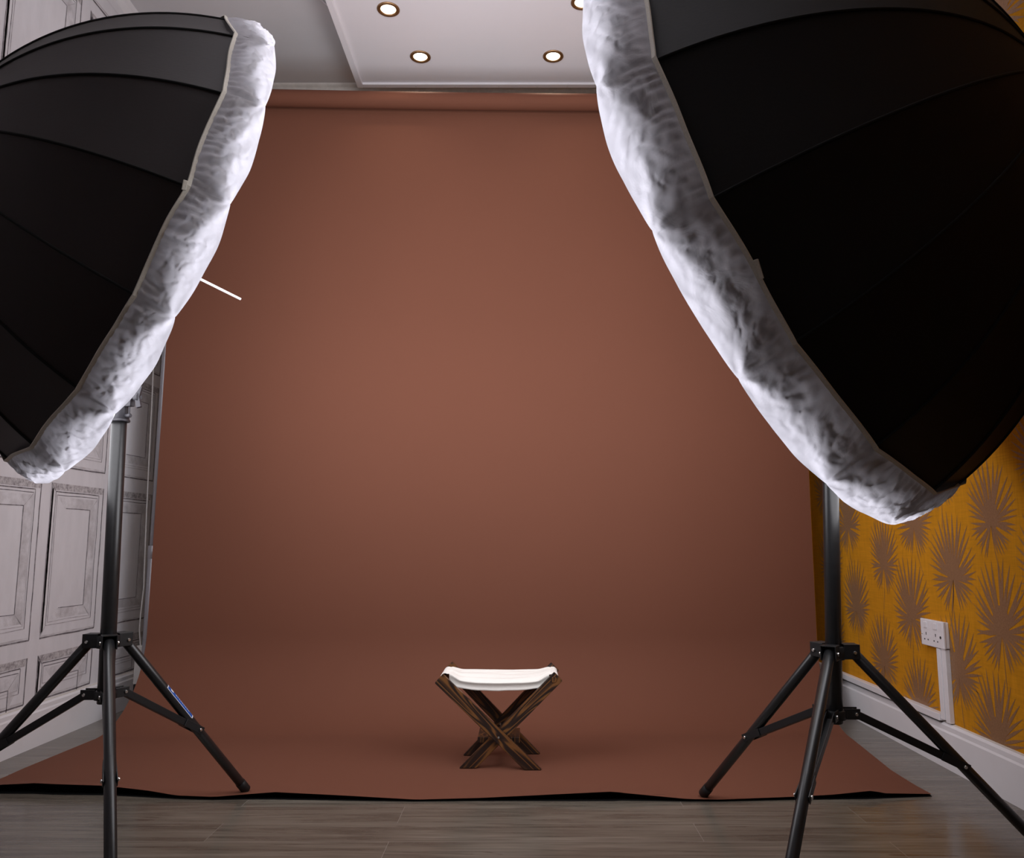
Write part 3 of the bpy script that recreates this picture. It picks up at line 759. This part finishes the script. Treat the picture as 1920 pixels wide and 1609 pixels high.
# canvas seat
cv = MB(); rows = []
nz = lambda x, y_, z_: noise.noise(Vector((x, y_, z_)))
xa, xb = -.262, .092
prof_ = []
for i in range(10):          # wrap round the left rail
    a_ = math.radians(-60-0)+math.radians(250)*i/9
    prof_.append((xa-math.cos(a_)*.0125*-1*-1, .272+math.sin(a_)*.0125, 0))
prof_ = []
for i in range(14):
    a_ = math.radians(300-i*240/13)   # from below-right round the outside to the top
    prof_.append((xa+math.cos(a_)*.0145, .279+math.sin(a_)*.0145, 0))
for i in range(1, 40):
    t = i/40; prof_.append((xa+.006+(xb-xa-.012)*t, None, t))
for i in range(14):
    a_ = math.radians(120-i*240/13)
    prof_.append((xb+math.cos(a_)*.0145, .279+math.sin(a_)*.0145, 1))
NY = 26
for j in range(NY+1):
    v_ = j/NY; yy = 2.6875+(2.8215-2.6875)*v_; row = []
    for (x, z, t) in prof_:
        gather = nz(x*3, v_*7, 2)*.004+nz(x*9, v_*16, 8)*.0022
        if z is None:
            e = min(1, min(t, 1-t)/.14); e = e*e*(3-2*e)
            sag = .0085+.016*(1-v_)*(math.sin(PI*t)**.5)
            if v_ < .12: sag += (.12-v_)/.12*.006*(math.sin(PI*t)**.6)
            zz = .2925-sag*e-.0 + gather*1.2
            row.append((x, yy+.002*nz(t*5, v_, 1), zz))
        else: row.append((x+gather*.5, yy, z+gather*.7))
    rows.append(row)
cv.grid(rows, 0, True)
# hanging front hem of the canvas
hemr = []
base = rows[0][14:53]
for q in range(7):
    r_ = []
    for n_, p in enumerate(base):
        t = n_/(len(base)-1); dr = p[2]-(.2500-.0125*math.sin(PI*t)+.002*nz(t*6, 0, 0))
        r_.append((p[0], p[1]-.0006+.004*math.sin(q/6*PI)+.004*q/6, p[2]-dr*q/6))
    hemr.append(r_)
cv.grid(hemr, 0, True)
cvo = cv.build('canvas_seat', M_canvas, stl, 'cream white canvas sling, slightly sagging')
sm = cvo.modifiers.new('thick', 'SOLIDIFY'); sm.thickness = .0016; sm.offset = 0

# ------------------------------------------------------------------ lights: added unseen fills, then the umbrella and downlight beams
def area(name, loc, rot, sx, sy, power, col):
    l = bpy.data.lights.new(name, 'AREA'); l.shape = 'RECTANGLE'; l.size = sx; l.size_y = sy; l.energy = power; l.color = col
    o = bpy.data.objects.new(name, l); C.objects.link(o); o.location = loc; o.rotation_euler = rot
    return o
area('ceiling_fill', (-.25, 1.35, 2.22), (PI-math.radians(14), 0, 0), .9, .6, 25, (.96, .96, 1))  # added light above the view to brighten the ceiling; no lamp there
area('rear_fill', (-.2, -2.3, 1.6), (math.radians(95), 0, 0), 1.6, 1.3, 4, (1, .97, 1))  # added soft fill behind the camera to lift the walls; no window there
for Mx, rad, pw, sgx in ((ML, .50, PWL, 1), (MR, .58, PWR, 1)):
    l = bpy.data.lights.new('diffuser_beam', 'AREA'); l.shape = 'DISK'; l.size = rad*2; l.energy = pw; l.color = (.965, .955, 1); l.spread = math.radians(120)
    o = bpy.data.objects.new('diffuser_beam', l); C.objects.link(o); o.matrix_world = Mx @ Matrix.Translation((0, 0, .042)) @ Matrix.Rotation(PI-sgx*math.radians(17), 4, 'X')
for x, yv, _l in spots:
    l = bpy.data.lights.new('downlight_beam', 'SPOT'); l.energy = 5; l.color = (1, .82, .62); l.spot_size = math.radians(110); l.spot_blend = .8; l.shadow_soft_size = .03
    o = bpy.data.objects.new('downlight_beam', l); C.objects.link(o); o.location = (x, yv, PZ-.012)

for o in list(C.objects):
    if '_world' in o: del o['_world']
W = bpy.data.worlds.new('world'); S.world = W; W.use_nodes = True
W.node_tree.nodes['Background'].inputs[0].default_value = (.5, .5, .52, 1); W.node_tree.nodes['Background'].inputs[1].default_value = .05
vs = S.view_settings; vs.view_transform = 'Standard'; vs.look = 'None'; vs.exposure = 0; vs.gamma = 1; vs.use_curve_mapping = False
S.cycles.use_denoising = True
S.cycles.max_bounces = 6; S.cycles.diffuse_bounces = 4; S.cycles.glossy_bounces = 3; S.cycles.caustics_reflective = False; S.cycles.caustics_refractive = False
S.cycles.use_adaptive_sampling = True; S.cycles.adaptive_threshold = .03
S.cycles.sample_clamp_indirect = 6
